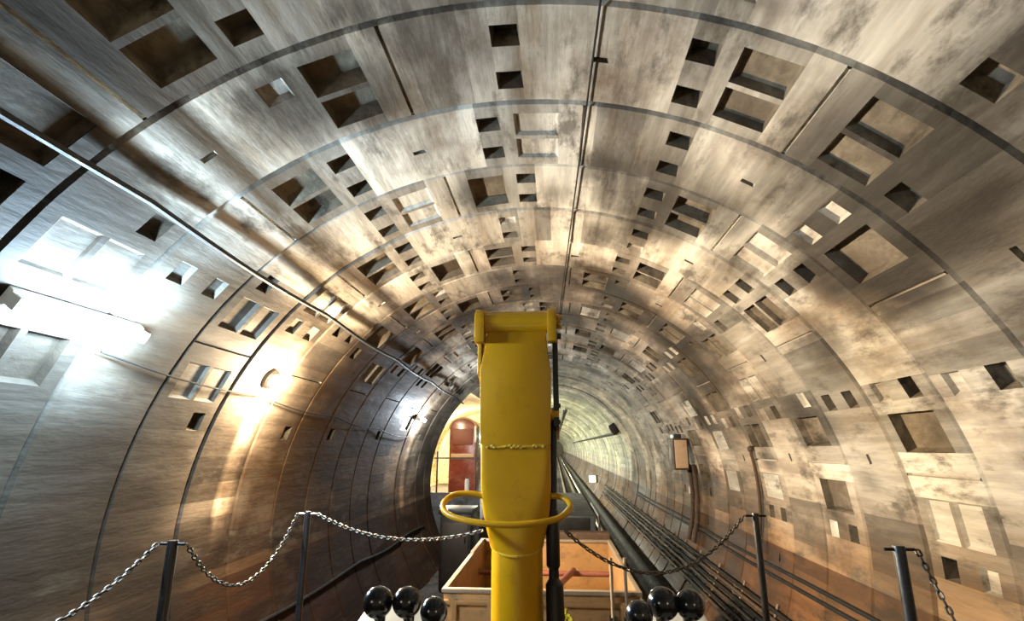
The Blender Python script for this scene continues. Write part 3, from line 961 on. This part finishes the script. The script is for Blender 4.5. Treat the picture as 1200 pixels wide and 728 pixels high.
# ------------------------------------------------------------------ platform side
cb = empty('equipment_cabinet', (-1.62, 9.3, 0), 'dark metal cabinet standing below the platform edge on the left', 'cabinet')
cz = P(545, 597, 9).z
MB().box((-1.86, 9.0, .02), (-1.36, 9.6, cz - .08), .012).build('body', M['black'], cb)
MB().box((-1.89, 8.97, cz - .08), (-1.33, 9.63, cz), .015).build('lid', M['bluegrey'], cb)
MB().box((-1.82, 8.985, .15), (-1.40, 9.005, cz - .2), .006).build('door', M['darksteel'], cb)
MB().tube([Vector((-1.45, 8.97, cz - .5)), Vector((-1.45, 8.955, cz - .48)), Vector((-1.45, 8.955, cz - .38)), Vector((-1.45, 8.97, cz - .36))], .008, 8).build('handle', M['steel'], cb)

rl = empty('guard_railing', (-2.2, CY0, PAR), 'thin dark railing across the edge of the lit platform on the left', 'railing')
q0, q1 = P(509, 537, CY0), P(562, 537, CY0)
MB().tube([q0, q1], .016, 10).build('top_bar', M['darksteel'], rl)
for pxx, top in ((513, 529), (557, 527)):
    q = P(pxx, top, CY0)
    MB().tube([Vector((q.x, CY0, PAR)), q], .018, 10).build('upright', M['redoxide'] if pxx > 530 else M['darksteel'], rl)

# red machine in the side chamber
mz0, my0 = SLAB, 16.8
ml, mr = P(526, 540, my0).x, P(558, 540, my0).x
mt = P(540, 490, my0).z
rm = empty('red_machine', ((ml + mr) / 2, my0 + .9, SLAB), 'tall red round-topped machine standing in the lit side chamber', 'machine')
poly = [Vector((ml, my0, SLAB + .02)), Vector((mr, my0, SLAB + .02))]
hwid = (mr - ml) / 2
for i in range(17):
    g = math.pi * i / 16
    poly.append(Vector((ml + hwid + hwid * math.cos(g), my0, mt - hwid * .75 + hwid * .75 * math.sin(g))))
MB().prism(poly, (0, 1, 0), 1.8, .02).build('body', M['red'], rm)
cx_ = (ml + mr) / 2
MB().tube([p + Vector((0, -.01, 0)) for p in poly[2:]], .028, 10).build('roof_trim', M['box'], rm)
MB().box((ml + .10, my0 - .03, mt - hwid * .75 - .50), (mr - .12, my0 + .01, mt - hwid * .75 - .02), .02).build('upper_panel', M['redoxide'], rm)
MB().box((ml + .06, my0 - .05, mt - 1.25), (mr - .06, my0 + .01, mt - 1.08), .04).build('highlight_band', M['box'], rm)  # pale strip painted as the highlight across the red front
MB().box((mr - .07, my0 - .04, mt - .75), (mr - .01, my0 + .0, mt - .25), .01).build('marker_strip', M['white'], rm)
MB().box((ml + .02, my0 - .10, SLAB), (mr - .02, my0 + 1.9, SLAB + .12), .02).build('skid', M['darksteel'], rm)

bo = empty('white_canister', (P(547, 577, 13.2).x, 13.2, SLAB), 'small white canister on the platform in front of the red machine', 'canister')
q = P(547.5, 560, 13.2)
MB().tube([Vector((q.x, 13.2, SLAB)), Vector((q.x, 13.2, q.z - .06)), Vector((q.x, 13.2, q.z - .02))], [.055, .055, .035], 20).build('body', M['white'], bo)
MB().tube([Vector((q.x, 13.2, q.z - .02)), Vector((q.x, 13.2, q.z + .02))], .025, 14).build('cap', M['bluegrey'], bo)

# ------------------------------------------------------------------ camera
cam = bpy.data.cameras.new('camera')
cam.sensor_width = 36; cam.lens = F / 1200 * 36
cam.clip_start = .02; cam.clip_end = 200
co = bpy.data.objects.new('camera', cam); COL.objects.link(co)
co.matrix_world = Matrix(((RT.x, UP.x, -FW.x, 0), (RT.y, UP.y, -FW.y, 0), (RT.z, UP.z, -FW.z, CAM_Z), (0, 0, 0, 1)))
scene.camera = co
vs = scene.view_settings
scene.display_settings.display_device = 'sRGB'
vs.view_transform = 'Standard'; vs.look = 'None'; vs.gamma = 1; vs.exposure = 0; vs.use_curve_mapping = False
